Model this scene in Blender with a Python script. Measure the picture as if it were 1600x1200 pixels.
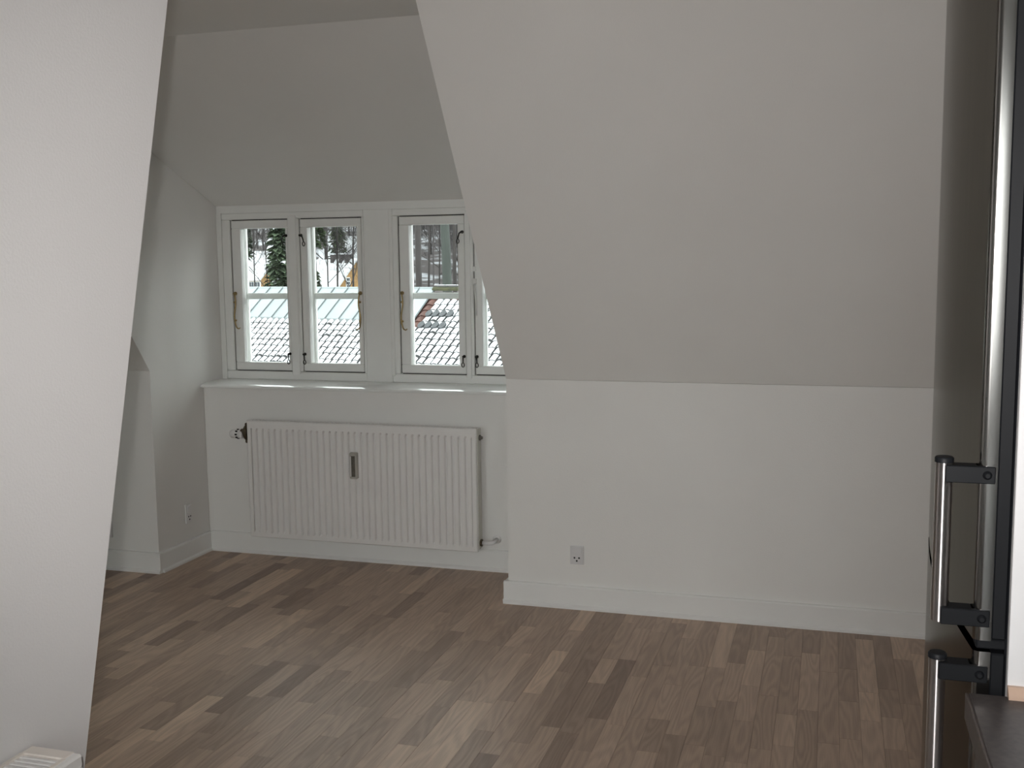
import bpy, math, random
from mathutils import Vector, Matrix
random.seed(7)
for o in list(bpy.data.objects): bpy.data.objects.remove(o, do_unlink=True)
scene = bpy.context.scene
C = scene.collection

# ------------------------------------------------------------------ camera
H = 1.5                                             # eye height
FPX = 1653.9
def _norm():
    vp1 = Vector((-5520.0, -126.0, FPX)); vp2 = Vector((500.0, -195.0, FPX))
    a = vp2.normalized(); b = -vp1; b = (b - a * b.dot(a)).normalized(); c = b.cross(a)
    return Matrix((b, a, c))                        # world = RM @ cam (x right, y down, z forward)
RM = _norm()
EYE = Vector((0, 0, H))
def ray(x, y): return RM @ Vector((x - 800.0, y - 600.0, FPX))
def at(x, y, Y): d = ray(x, y); return EYE + d * (Y / d.y)
def project(p):
    v = RM.transposed() @ (Vector(p) - EYE)
    return 800 + FPX * v.x / v.z, 600 + FPX * v.y / v.z, v.z
cam = bpy.data.cameras.new('camera'); co = bpy.data.objects.new('camera', cam); C.objects.link(co)
cam.sensor_width = 36.0; cam.lens = FPX / 1600.0 * 36.0; cam.clip_start = 0.02; cam.clip_end = 1000
right = RM @ Vector((1, 0, 0)); up = RM @ Vector((0, -1, 0)); back = RM @ Vector((0, 0, -1))
mw = Matrix.Identity(4)
for i in range(3): mw[i][0] = right[i]; mw[i][1] = up[i]; mw[i][2] = back[i]; mw[i][3] = EYE[i]
co.matrix_world = mw
scene.camera = co

# ------------------------------------------------------------------ sky, flash, exposure
W = bpy.data.worlds.new('overcast_sky'); scene.world = W; W.use_nodes = True
bg = W.node_tree.nodes['Background']; bg.inputs['Color'].default_value = (0.95, 0.985, 0.985, 1); bg.inputs['Strength'].default_value = 5.6
fl = bpy.data.lights.new('camera_flash', 'SPOT'); fl.energy = 132; fl.spot_size = math.radians(87); fl.spot_blend = 1.0
fl.shadow_soft_size = 0.012; fl.color = (1.0, 0.96, 0.94)
fo = bpy.data.objects.new('camera_flash', fl); C.objects.link(fo)
fo.matrix_world = Matrix.Translation(RM @ Vector((-0.045, -0.02, 0.03))) @ mw @ Matrix.Rotation(math.radians(-3.2), 4, 'Y') @ Matrix.Rotation(math.radians(4), 4, 'X')
vs = scene.view_settings
vs.view_transform = 'Standard'; vs.look = 'None'; vs.gamma = 1; vs.exposure = 0.0; vs.use_curve_mapping = False

# ------------------------------------------------------------------ materials
def s2l(c): return tuple(((v / 255) / 12.92 if v / 255 <= 0.04045 else ((v / 255 + 0.055) / 1.055) ** 2.4) for v in c)
def mat(name, col, rough=0.5, metal=0.0, var=0.06, scale=20.0, bump=0.0, bscale=200.0, spec=0.5, coat=0.0, stretch=(1, 1, 1), aniso=0.0):
    m = bpy.data.materials.new(name); m.use_nodes = True
    nt = m.node_tree; b = nt.nodes['Principled BSDF']
    b.inputs['Roughness'].default_value = rough; b.inputs['Metallic'].default_value = metal
    b.inputs['Specular IOR Level'].default_value = spec; b.inputs['Coat Weight'].default_value = coat
    tc = nt.nodes.new('ShaderNodeTexCoord'); mp = nt.nodes.new('ShaderNodeMapping'); mp.inputs['Scale'].default_value = stretch
    nt.links.new(tc.outputs['Object'], mp.inputs['Vector'])
    nz = nt.nodes.new('ShaderNodeTexNoise'); nz.inputs['Scale'].default_value = scale; nz.inputs['Detail'].default_value = 4
    nt.links.new(mp.outputs[0], nz.inputs['Vector'])
    mr = nt.nodes.new('ShaderNodeMapRange'); mr.inputs['To Min'].default_value = 1 - var; mr.inputs['To Max'].default_value = 1 + var
    mr.inputs['From Min'].default_value = 0.3; mr.inputs['From Max'].default_value = 0.7
    nt.links.new(nz.outputs[0], mr.inputs[0])
    mx = nt.nodes.new('ShaderNodeMix'); mx.data_type = 'RGBA'; mx.blend_type = 'MULTIPLY'; mx.inputs[0].default_value = 1
    mx.inputs[6].default_value = (*col, 1); nt.links.new(mr.outputs[0], mx.inputs[7])
    nt.links.new(mx.outputs[2], b.inputs['Base Color'])
    if aniso:
        b.inputs['Anisotropic'].default_value = aniso; cz = nt.nodes.new('ShaderNodeCombineXYZ'); cz.inputs[2].default_value = 1.0
        nt.links.new(cz.outputs[0], b.inputs['Tangent'])       # brushing runs across, so highlights draw out vertically
    if bump:
        n2 = nt.nodes.new('ShaderNodeTexNoise'); n2.inputs['Scale'].default_value = bscale; nt.links.new(mp.outputs[0], n2.inputs['Vector'])
        bp = nt.nodes.new('ShaderNodeBump'); bp.inputs['Strength'].default_value = bump; bp.inputs['Distance'].default_value = 0.002
        nt.links.new(n2.outputs[0], bp.inputs['Height']); nt.links.new(bp.outputs[0], b.inputs['Normal'])
    return m
M = {}
M['wall'] = mat('wall_paint', (0.80, 0.79, 0.765), 0.75, var=0.012, scale=3, bump=0.25, bscale=220)
M['ceiling'] = mat('ceiling_paint', (0.80, 0.79, 0.765), 0.85, var=0.01, scale=3)
M['trim'] = mat('trim_paint', (0.82, 0.82, 0.80), 0.42, var=0.01, scale=8)
M['sill'] = mat('sill_gloss_paint', (0.84, 0.84, 0.82), 0.16, var=0.01, scale=8, spec=0.6, coat=0.3)
M['winpaint'] = mat('window_paint', (0.80, 0.805, 0.78), 0.35, var=0.015, scale=12)
M['panelwall'] = mat('partition_paint', (0.80, 0.79, 0.785), 0.7, var=0.01, scale=3, bump=0.2, bscale=220)
M['subfloor'] = mat('subfloor', (0.06, 0.045, 0.035), 0.9)
M['radiator'] = mat('radiator_enamel', (0.80, 0.785, 0.765), 0.4, var=0.01)
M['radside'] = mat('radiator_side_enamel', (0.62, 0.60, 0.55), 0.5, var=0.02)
M['brass'] = mat('aged_brass', (0.36, 0.27, 0.13), 0.35, 0.9, var=0.3, scale=150)
M['iron'] = mat('dark_iron', (0.03, 0.028, 0.025), 0.5, 0.6, var=0.3, scale=150)
M['gasket'] = mat('black_seal', (0.02, 0.02, 0.02), 0.7)
M['valve'] = mat('bronze_valve', (0.11, 0.085, 0.055), 0.45, 0.7, var=0.4, scale=200)
M['plastic'] = mat('white_plastic', (0.78, 0.77, 0.76), 0.35, var=0.01)
M['socket'] = mat('socket_plastic', (0.66, 0.65, 0.65), 0.4, var=0.01)
M['blackp'] = mat('black_plastic', (0.009, 0.010, 0.012), 0.5, var=0.05, spec=0.2)
M['steel'] = mat('brushed_steel', (0.31, 0.30, 0.29), 0.17, 1.0, var=0.05, scale=90, stretch=(1, 1, 0.03), aniso=0.2)
M['steel'].node_tree.nodes['Principled BSDF'].inputs['Specular Tint'].default_value = (0.40, 0.39, 0.365, 1)
M['steelbar'] = mat('polished_steel', (0.55, 0.52, 0.52), 0.34, 1.0, var=0.03, scale=60, stretch=(1, 1, 0.03), aniso=0.97)
M['fridgebody'] = mat('fridge_body', (0.012, 0.013, 0.016), 0.5, spec=0.2)
M['whitelam'] = mat('white_laminate', (0.83, 0.83, 0.84), 0.4, var=0.006)
M['worktop'] = mat('dark_laminate', (0.060, 0.050, 0.047), 0.38, var=0.25, scale=120)
M['worktopedge'] = mat('dark_laminate_edge', (0.085, 0.068, 0.06), 0.5, var=0.2, scale=90)
M['beech'] = mat('beech_trim', (0.60, 0.43, 0.33), 0.4, var=0.08, scale=30)
M['meter'] = mat('meter_grey', (0.42, 0.40, 0.36), 0.4, var=0.04)
M['meterdark'] = mat('meter_window', (0.14, 0.13, 0.11), 0.15, var=0.2, scale=60)
M['cream'] = mat('cream_enamel', (0.78, 0.72, 0.66), 0.45, var=0.02)
M['snow'] = mat('snow', (0.48, 0.49, 0.505), 0.9, var=0.03, scale=3)
M['tile'] = mat('clay_tile', (0.01575, 0.01638, 0.01733), 0.8, var=0.35, scale=8)
M['greytile'] = mat('grey_tile', (0.04259, 0.04586, 0.04914), 0.8, var=0.3, scale=9)
M['redtile'] = mat('red_tile', (0.05569, 0.01966, 0.0131), 0.8, var=0.4, scale=9)
M['moss'] = mat('moss', (0.03276, 0.03276, 0.01442), 0.95, var=0.5, scale=12)
M['zinc'] = mat('frosted_zinc', (0.1885, 0.2134, 0.219), 0.6, var=0.08, scale=1.6)
M['zincdark'] = mat('zinc_seam', (0.1053, 0.1192, 0.122), 0.6, var=0.1)
M['yellow'] = mat('yellow_render', (0.2752, 0.1638, 0.06552), 0.9, var=0.15, scale=2)
M['brickdark'] = mat('chimney_brick', (0.03931, 0.03276, 0.03145), 0.9, var=0.3, scale=6)
M['darkglass'] = mat('house_window', (0.03, 0.04, 0.05), 0.2)
M['bark'] = mat('grey_bark', (0.02948, 0.0249, 0.02358), 0.9, var=0.35, scale=5, stretch=(1, 1, 0.15))
M['greenbark'] = mat('algae_bark', (0.03604, 0.04194, 0.03669), 0.9, var=0.25, scale=4, stretch=(1, 1, 0.15))
M['twig'] = mat('twig_bark', (0.04914, 0.04259, 0.04324), 0.9, var=0.3, scale=5)
M['needle'] = mat('fir_needles', (0.03604, 0.05569, 0.02752), 0.9, var=0.5, scale=4)
M['needle2'] = mat('ivy_leaves', (0.04259, 0.06552, 0.02621), 0.9, var=0.5, scale=4)

def glass():
    m = bpy.data.materials.new('window_glass'); m.use_nodes = True; nt = m.node_tree
    nt.nodes.remove(nt.nodes['Principled BSDF'])
    t = nt.nodes.new('ShaderNodeBsdfTransparent'); t.inputs[0].default_value = (0.96, 0.975, 0.97, 1)
    g = nt.nodes.new('ShaderNodeBsdfGlossy'); g.inputs['Roughness'].default_value = 0.0
    f = nt.nodes.new('ShaderNodeFresnel'); f.inputs[0].default_value = 1.25
    x = nt.nodes.new('ShaderNodeMixShader'); nt.links.new(f.outputs[0], x.inputs[0]); nt.links.new(t.outputs[0], x.inputs[1]); nt.links.new(g.outputs[0], x.inputs[2])
    nt.links.new(x.outputs[0], nt.nodes['Material Output'].inputs[0]); return m
M['glass'] = glass()

def oak():
    m = bpy.data.materials.new('oak_strip'); m.use_nodes = True; nt = m.node_tree; b = nt.nodes['Principled BSDF']; L = nt.links.new
    at_ = nt.nodes.new('ShaderNodeAttribute'); at_.attribute_name = 'tone'
    sx = nt.nodes.new('ShaderNodeSeparateColor'); L(at_.outputs['Color'], sx.inputs[0])
    ramp = nt.nodes.new('ShaderNodeValToRGB'); r = ramp.color_ramp
    r.elements[0].position = 0.0; r.elements[0].color = (0.275, 0.192, 0.147, 1)
    r.elements[1].position = 1.0; r.elements[1].color = (0.620, 0.462, 0.345, 1)
    e = r.elements.new(0.30); e.color = (0.375, 0.272, 0.207, 1)
    e = r.elements.new(0.65); e.color = (0.490, 0.360, 0.274, 1)
    L(sx.outputs[0], ramp.inputs[0])
    tc = nt.nodes.new('ShaderNodeTexCoord')
    off = nt.nodes.new('ShaderNodeCombineXYZ'); mu = nt.nodes.new('ShaderNodeMath'); mu.operation = 'MULTIPLY'; mu.inputs[1].default_value = 37.0
    L(sx.outputs[1], mu.inputs[0]); L(mu.outputs[0], off.inputs[0]); L(mu.outputs[0], off.inputs[1])
    add = nt.nodes.new('ShaderNodeVectorMath'); add.operation = 'ADD'; L(tc.outputs['Object'], add.inputs[0]); L(off.outputs[0], add.inputs[1])
    mp = nt.nodes.new('ShaderNodeMapping'); mp.inputs['Scale'].default_value = (14, 1.6, 1); L(add.outputs[0], mp.inputs['Vector'])
    n0 = nt.nodes.new('ShaderNodeTexNoise'); n0.inputs['Scale'].default_value = 1.0; n0.inputs['Detail'].default_value = 1; L(mp.outputs[0], n0.inputs['Vector'])
    m2 = nt.nodes.new('ShaderNodeMath'); m2.operation = 'MULTIPLY'; m2.inputs[1].default_value = 60.0; L(n0.outputs[0], m2.inputs[0])
    sn = nt.nodes.new('ShaderNodeMath'); sn.operation = 'SINE'; L(m2.outputs[0], sn.inputs[0])
    mp2 = nt.nodes.new('ShaderNodeMapping'); mp2.inputs['Scale'].default_value = (260, 9, 1); L(add.outputs[0], mp2.inputs['Vector'])
    n1 = nt.nodes.new('ShaderNodeTexNoise'); n1.inputs['Scale'].default_value = 1.0; n1.inputs['Detail'].default_value = 3; L(mp2.outputs[0], n1.inputs['Vector'])
    gm = nt.nodes.new('ShaderNodeMath'); gm.operation = 'MULTIPLY_ADD'; gm.inputs[1].default_value = 0.085; gm.inputs[2].default_value = 0.80; L(sn.outputs[0], gm.inputs[0])
    gn = nt.nodes.new('ShaderNodeMath'); gn.operation = 'MULTIPLY_ADD'; gn.inputs[1].default_value = 0.36; L(n1.outputs[0], gn.inputs[0]); L(gm.outputs[0], gn.inputs[2])
    mx = nt.nodes.new('ShaderNodeMix'); mx.data_type = 'RGBA'; mx.blend_type = 'MULTIPLY'; mx.inputs[0].default_value = 1
    L(ramp.outputs[0], mx.inputs[6]); L(gn.outputs[0], mx.inputs[7]); L(mx.outputs[2], b.inputs['Base Color'])
    b.inputs['Roughness'].default_value = 0.42; b.inputs['Specular IOR Level'].default_value = 0.35
    return m
M['oak'] = oak()

def hill_mat():
    m = bpy.data.materials.new('snowy_leaf_litter'); m.use_nodes = True; nt = m.node_tree; b = nt.nodes['Principled BSDF']; L = nt.links.new
    tc = nt.nodes.new('ShaderNodeTexCoord'); n = nt.nodes.new('ShaderNodeTexNoise'); n.inputs['Scale'].default_value = 0.22; n.inputs['Detail'].default_value = 6
    L(tc.outputs['Object'], n.inputs['Vector']); r = nt.nodes.new('ShaderNodeValToRGB')
    r.color_ramp.elements[0].position = 0.52; r.color_ramp.elements[0].color = (0.052, 0.042, 0.041, 1)
    r.color_ramp.elements[1].position = 0.60; r.color_ramp.elements[1].color = (0.34, 0.35, 0.37, 1)
    L(n.outputs[0], r.inputs[0]); L(r.outputs[0], b.inputs['Base Color']); b.inputs['Roughness'].default_value = 0.95
    return m
M['hill'] = hill_mat()

# ------------------------------------------------------------------ mesh building
class MB:
    def __init__(s): s.v = []; s.f = []; s.mi = []; s.sm = []; s.tone = None
    def add(s, vs_, fs, mi=0, smooth=False):
        n = len(s.v); s.v += [tuple(p) for p in vs_]
        for f in fs: s.f.append(tuple(n + i for i in f)); s.mi.append(mi); s.sm.append(smooth)
    def box(s, a, b, mi=0, ch=0.0):
        x0, y0, z0 = [min(a[i], b[i]) for i in range(3)]; x1, y1, z1 = [max(a[i], b[i]) for i in range(3)]
        if ch <= 0:
            s.add([(x0, y0, z0), (x1, y0, z0), (x1, y1, z0), (x0, y1, z0), (x0, y0, z1), (x1, y0, z1), (x1, y1, z1), (x0, y1, z1)],
                  [(3, 2, 1, 0), (4, 5, 6, 7), (0, 1, 5, 4), (1, 2, 6, 5), (2, 3, 7, 6), (3, 0, 4, 7)], mi)
            return
        c = min(ch, (x1 - x0) / 2.01, (y1 - y0) / 2.01, (z1 - z0) / 2.01)
        # chamfered box: 24 verts
        V = []; idx = {}
        X = (x0, x1); Y = (y0, y1); Z = (z0, z1)
        for i in (0, 1):
            for j in (0, 1):
                for k in (0, 1):
                    ix = c if i == 0 else -c; jy = c if j == 0 else -c; kz = c if k == 0 else -c
                    idx[(i, j, k, 'x')] = len(V); V.append((X[i], Y[j] + jy, Z[k] + kz))
                    idx[(i, j, k, 'y')] = len(V); V.append((X[i] + ix, Y[j], Z[k] + kz))
                    idx[(i, j, k, 'z')] = len(V); V.append((X[i] + ix, Y[j] + jy, Z[k]))
        g = lambda i, j, k, a_: idx[(i, j, k, a_)]
        F = []
        for i in (0, 1):
            F.append((i, [g(i, 0, 0, 'x'), g(i, 1, 0, 'x'), g(i, 1, 1, 'x'), g(i, 0, 1, 'x')], i == 0))
            F.append((i, [g(0, i, 0, 'y'), g(1, i, 0, 'y'), g(1, i, 1, 'y'), g(0, i, 1, 'y')], i == 1))
            F.append((i, [g(0, 0, i, 'z'), g(1, 0, i, 'z'), g(1, 1, i, 'z'), g(0, 1, i, 'z')], i == 0))
        faces = [tuple(reversed(q)) if rev else tuple(q) for _, q, rev in F]
        def edge(q):
            n_ = Vector((0, 0, 0)); cen = Vector(((x0 + x1) / 2, (y0 + y1) / 2, (z0 + z1) / 2))
            P = [Vector(V[i]) for i in q]; nn = (P[1] - P[0]).cross(P[2] - P[0]); m_ = sum(P, Vector()) / len(P) - cen
            faces.append(tuple(q) if nn.dot(m_) > 0 else tuple(reversed(q)))
        for i in (0, 1):
            for j in (0, 1):
                edge([g(i, j, 0, 'x'), g(i, j, 1, 'x'), g(i, j, 1, 'y'), g(i, j, 0, 'y')])
                edge([g(i, 0, j, 'x'), g(i, 1, j, 'x'), g(i, 1, j, 'z'), g(i, 0, j, 'z')])
                edge([g(0, i, j, 'y'), g(1, i, j, 'y'), g(1, i, j, 'z'), g(0, i, j, 'z')])
                for k in (0, 1): edge([g(i, j, k, 'x'), g(i, j, k, 'y'), g(i, j, k, 'z')])
        s.add(V, faces, mi)
    def prism(s, poly, a, b, axis=0, mi=0, smooth=False):
        """poly: 2D points; extruded along axis from a to b. axis 0: poly=(y,z); 1: (x,z); 2: (x,y)"""
        def P(t, p): return (t, p[0], p[1]) if axis == 0 else ((p[0], t, p[1]) if axis == 1 else (p[0], p[1], t))
        n = len(poly); vs_ = [P(a, p) for p in poly] + [P(b, p) for p in poly]
        ar = sum(poly[i][0] * poly[(i + 1) % n][1] - poly[(i + 1) % n][0] * poly[i][1] for i in range(n))
        fs = [tuple(range(n - 1, -1, -1)), tuple(range(n, 2 * n))] + [(i, (i + 1) % n, n + (i + 1) % n, n + i) for i in range(n)]
        flip = (ar < 0) ^ (b < a) ^ (axis == 1)
        if flip: fs = [tuple(reversed(f)) for f in fs]
        s.add(vs_, fs, mi, smooth)
    def tube(s, pts, r, n=8, mi=0, cap=True, flat=None, smooth=True):
        pts = [Vector(p) for p in pts]; rs = r if isinstance(r, (list, tuple)) else [r] * len(pts)
        vs_ = []; fs = []; ref = Vector((0, 0, 1))
        d0 = (pts[1] - pts[0]).normalized()
        if abs(d0.dot(ref)) > 0.9: ref = Vector((1, 0, 0))
        u = d0.cross(ref).normalized()
        for i, p in enumerate(pts):
            d = (pts[min(i + 1, len(pts) - 1)] - pts[max(i - 1, 0)]).normalized()
            u = (u - d * u.dot(d)).normalized(); w = d.cross(u)
            for k in range(n):
                a = 2 * math.pi * k / n; vs_.append(p + (u * math.cos(a) + w * math.sin(a)) * rs[i])
        for i in range(len(pts) - 1):
            for k in range(n):
                fs.append((i * n + k, i * n + (k + 1) % n, (i + 1) * n + (k + 1) % n, (i + 1) * n + k))
        if cap: fs.append(tuple(range(n - 1, -1, -1))); fs.append(tuple((len(pts) - 1) * n + k for k in range(n)))
        s.add(vs_, fs, mi, smooth)
    def lathe(s, o, axis, prof, n=20, mi=0, smooth=True):
        """prof: list of (t along axis, radius)"""
        o = Vector(o); ax = Vector(axis).normalized(); ref = Vector((0, 0, 1)) if abs(ax.z) < 0.9 else Vector((1, 0, 0))
        u = ax.cross(ref).normalized(); w = ax.cross(u); vs_ = []; fs = []
        for t, r in prof:
            for k in range(n):
                a = 2 * math.pi * k / n; vs_.append(o + ax * t + (u * math.cos(a) + w * math.sin(a)) * r)
        for i in range(len(prof) - 1):
            for k in range(n): fs.append((i * n + k, i * n + (k + 1) % n, (i + 1) * n + (k + 1) % n, (i + 1) * n + k))
        s.add(vs_, fs, mi, smooth); m_ = len(prof) - 1
        s.add(vs_[:n] + vs_[m_ * n:], [tuple(range(n - 1, -1, -1)), tuple(n + k for k in range(n))], mi, False)
    def build(s, name, mats, parent=None):
        me = bpy.data.meshes.new(name); me.from_pydata(s.v, [], s.f)
        mats = mats if isinstance(mats, (list, tuple)) else [mats]
        for m in mats: me.materials.append(M[m])
        me.polygons.foreach_set('material_index', s.mi); me.polygons.foreach_set('use_smooth', s.sm)
        if s.tone is not None:
            ca = me.color_attributes.new('tone', 'FLOAT_COLOR', 'POINT')
            ca.data.foreach_set('color', [x for t in s.tone for x in t])
        me.update()
        o = bpy.data.objects.new(name, me); C.objects.link(o)
        if parent:
            o.parent = parent
            o.matrix_parent_inverse = parent.matrix_basis.inverted()
        return o
def tag(o, label, cat, group=None, kind=None):
    o['label'] = label; o['category'] = cat
    if group: o['group'] = group
    if kind: o['kind'] = kind
    return o
def thing(name, label, cat, loc=(0, 0, 0), group=None, kind=None):
    o = bpy.data.objects.new(name, None); C.objects.link(o); o.location = loc; o.empty_display_size = 0.1
    return tag(o, label, cat, group, kind)
def bx(name, a, b, m, parent=None, ch=0.0):
    q = MB(); q.box(a, b, 0, ch); return q.build(name, m, parent)

# ------------------------------------------------------------------ key dimensions (metres)
YK = 4.37; ZK = 1.0; TS = 1.415                      # knee wall plane, height of its crease, tan of the roof slope
XR = -1.345; XL = -3.146                             # dormer cheeks
YS = 4.82; YF = 5.02                                 # wall under the window, window plane
ZC = 2.390                                           # flat ceiling
XW0 = -4.6; XW1 = 0.86                               # gable wall, kitchen wall
YB = -1.9                                            # wall behind the camera
XP = -1.15                                           # partition face
def slope_y(z): return YK - (z - ZK) / TS
ST = 0.12                                            # thickness of slope, measured horizontally

# ------------------------------------------------------------------ room shell
fl_ = MB(); fl_.box((XW0, YB, -0.14), (XW1, YS + 0.1, -0.012)); floor = fl_.build('floor', 'subfloor')
tag(floor, 'three-strip oak parquet floor of the attic room', 'floor', kind='structure')

w = MB(); w.box((XR, YK, 0), (XW1, YK + 0.1, ZK - 0.001))
tag(w.build('wall_right', 'wall'), 'low white knee wall with socket under the roof slope, beside the fridge', 'wall', kind='structure')
w = MB(); w.box((XW0, YK, 0), (XL, YK + 0.1, ZK - 0.001))
tag(w.build('wall_left', 'wall'), 'low white knee wall beyond the dormer, half hidden behind the slanted partition', 'wall', kind='structure')
def slope(x0, x1, nm, lab):
    q = MB(); q.prism([(YK, ZK), (YK + ST, ZK), (slope_y(ZC + .1) + ST, ZC + 0.1), (slope_y(ZC + .1), ZC + 0.1)], x0, x1, 0)
    tag(q.build(nm, 'wall'), lab, 'sloped ceiling', kind='structure')
slope(XR, XW1, 'ceiling_slope_right', 'large white sloping ceiling above the knee wall with the socket')
slope(XW0, XL, 'ceiling_slope_left', 'white sloping ceiling strip beyond the dormer, behind the partition')
ZD = 1.812; DT = 0.43                                            # dormer roof slope
def dz(y): return ZD + DT * (YF - y)
yc = YF - (ZC - ZD) / DT                           # crease between dormer roof and flat ceiling
def cheek(x0, x1, nm, lab):
    q = MB(); q.prism([(YK + 0.004, 0), (YF + 0.14, 0), (YF + 0.14, dz(YF + .14) + 0.05), (yc, ZC + 0.06), (slope_y(ZC) + 0.004, ZC + 0.06), (YK + 0.004, ZK)], x0, x1, 0)
    tag(q.build(nm, 'wall'), lab, 'wall', kind='structure')
cheek(XR + 0.002, XR + 0.11, 'wall_dormer_right', 'dormer cheek wall hidden behind the large roof slope')
cheek(XL - 0.11, XL - 0.002, 'wall_dormer_left', 'white dormer cheek wall with socket, left of the radiator')
q = MB(); q.prism([(YF + 0.14, dz(YF + .14)), (YF + 0.14, dz(YF + .14) + 0.1), (yc, ZC + 0.1), (yc, ZC)], XL, XR, 0)
tag(q.build('ceiling_dormer', 'ceiling'), 'white sloping dormer ceiling above the casement windows', 'ceiling', kind='structure')
q = MB(); q.box((XW0, YB, ZC), (XW1, slope_y(ZC) + 0.06, ZC + 0.12)); q.box((XL, slope_y(ZC) + 0.06, ZC), (XR, yc, ZC + 0.12))
tag(q.build('ceiling', 'ceiling'), 'flat white ceiling at the top of the attic room', 'ceiling', kind='structure')
q = MB(); q.box((XL, YS, 0), (XR, YS + 0.1, 0.872)); q.box((XL, YS + 0.1, 0), (XR, YF + 0.14, 0.872))
tag(q.build('wall_window', 'wall'), 'white wall below the dormer windows with the radiator on it', 'wall', kind='structure')
q = MB(); q.box((XL, YF - 0.01, 1.778), (XR, YF + 0.12, dz(YF) + 0.02))
tag(q.build('trim_1', 'winpaint'), 'white head board between dormer windows and sloping dormer ceiling', 'trim', kind='structure')
# window sill
q = MB(); P = [(YF + 0.03, 0.872), (YF + 0.03, 0.896), (YF - 0.10, 0.896)]; yy, zz = YF - 0.10, 0.896
for dy, deg in ((0.03, 1.5), (0.03, 3), (0.025, 5), (0.018, 7), (0.012, 10), (0.008, 15), (0.004, 24), (0.003, 38), (0.002, 55), (0.001, 75)):
    yy -= dy; zz -= dy * math.tan(math.radians(deg)); P.append((yy, zz))
P += [(yy, 0.874), (yy + 0.002, 0.872)]; q.prism(P, XL, XR, 0, smooth=False)
tag(q.build('trim_2', 'sill'), 'deep glossy white window sill board under the dormer windows', 'window sill', kind='structure')
# outer walls out of view
q = MB(); q.box((XW0 - 0.12, YB, 0), (XW0, YK, ZC)); tag(q.build('wall_gable', 'wall'), 'white gable wall at the far end of the living room', 'wall', kind='structure')
q = MB(); q.box((XW1, YB, 0), (XW1 + 0.12, YK, ZC)); tag(q.build('wall_kitchen', 'wall'), 'white kitchen wall behind fridge and worktop', 'wall', kind='structure')
def rear_wall(x0, x1, holes, nm, lab):
    q = MB(); xs = x0
    for (a, b, z0, z1) in holes:
        q.box((xs, YB - 0.12, 0), (a, YB, ZC)); q.box((a, YB - 0.12, 0), (b, YB, z0)); q.box((a, YB - 0.12, z1), (b, YB, ZC)); xs = b
    q.box((xs, YB - 0.12, 0), (x1, YB, ZC))
    tag(q.build(nm, 'wall'), lab, 'wall', kind='structure')
RW = [(-3.5, -2.0, 0.3, 2.2), (-0.7, 0.5, 1.0, 2.15)]
rear_wall(XW0, XW1, RW, 'wall_rear', 'white wall with windows behind the camera')
for i, (a, b, z0, z1) in enumerate(RW):
    t = thing('window_%d' % (i + 3), ['wide window in the living room wall behind the camera', 'kitchen window behind the camera'][i], 'window', (a, YB - 0.06, z0), kind='structure')
    q = MB(); n = 3 if i == 0 else 2
    q.box((a, YB - 0.09, z0), (b, YB - 0.03, z0 + 0.05)); q.box((a, YB - 0.09, z1 - 0.05), (b, YB - 0.03, z1))
    for k in range(n + 1):
        xx = a + (b - a) * k / n; q.box((max(a, xx - 0.03), YB - 0.09, z0 + 0.05), (min(b, xx + 0.03), YB - 0.03, z1 - 0.05))
    q.build('frame', 'winpaint', t)
    for k in range(n):
        bx('pane', (a + (b - a) * k / n + 0.03, YB - 0.062, z0 + 0.05), (a + (b - a) * (k + 1) / n - 0.03, YB - 0.058, z1 - 0.05), 'glass', t)

# slanted partition: its free edge leans away from the camera as it rises
def onX(x, y, X): d = ray(x, y); return EYE + d * (X / d.x)
p0 = onX(132, 1200, XP); p1 = onX(262, 0, XP)
def edge_y(z): return p0.y + (z - p0.z) * (p1.y - p0.y) / (p1.z - p0.z)
q = MB(); q.prism([(YB, 0), (edge_y(0), 0), (edge_y(ZC), ZC), (YB, ZC)], XP - 0.10, XP, 0)
tag(q.build('wall_partition', 'panelwall'), 'bright white partition wall with slanted free edge, behind the small radiator', 'wall', kind='structure')

# ------------------------------------------------------------------ baseboards
def board_poly(d, h):                                # profile: (distance from wall, z)
    return [(0, 0), (d + 0.010, 0), (d + 0.010, 0.010), (d + 0.003, 0.016), (d, 0.018), (d, h - 0.006), (d - 0.004, h), (0, h)]
def bb_x(x0, x1, ywall, nm, lab, h=0.10):            # runs along X, stands off towards the camera
    q = MB(); q.prism([(ywall - a, b) for a, b in board_poly(0.018, h)], x0, x1, 0)
    tag(q.build(nm, 'trim'), lab, 'baseboard', kind='structure')
def bb_y(y0, y1, xwall, sgn, nm, lab, h=0.10):
    q = MB(); q.prism([(xwall + sgn * a, b) for a, b in board_poly(0.018, h)], y0, y1, 1)
    tag(q.build(nm, 'trim'), lab, 'baseboard', kind='structure')
bb_x(XR - 0.018, XW1, YK, 'baseboard_right', 'white baseboard along the knee wall with the socket')
bb_x(XW0, XL + 0.018, YK, 'baseboard_left', 'white baseboard along the knee wall behind the partition')
bb_x(XL + 0.018, XR - 0.018, YS, 'baseboard_window', 'white baseboard under the radiator', 0.104)
bb_y(YK + 0.0005, YS, XL, 1, 'baseboard_dormer_left', 'white baseboard on the dormer cheek wall with the socket')
bb_y(YK + 0.0005, YS, XR, -1, 'baseboard_dormer_right', 'white baseboard on the hidden dormer cheek wall')

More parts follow.
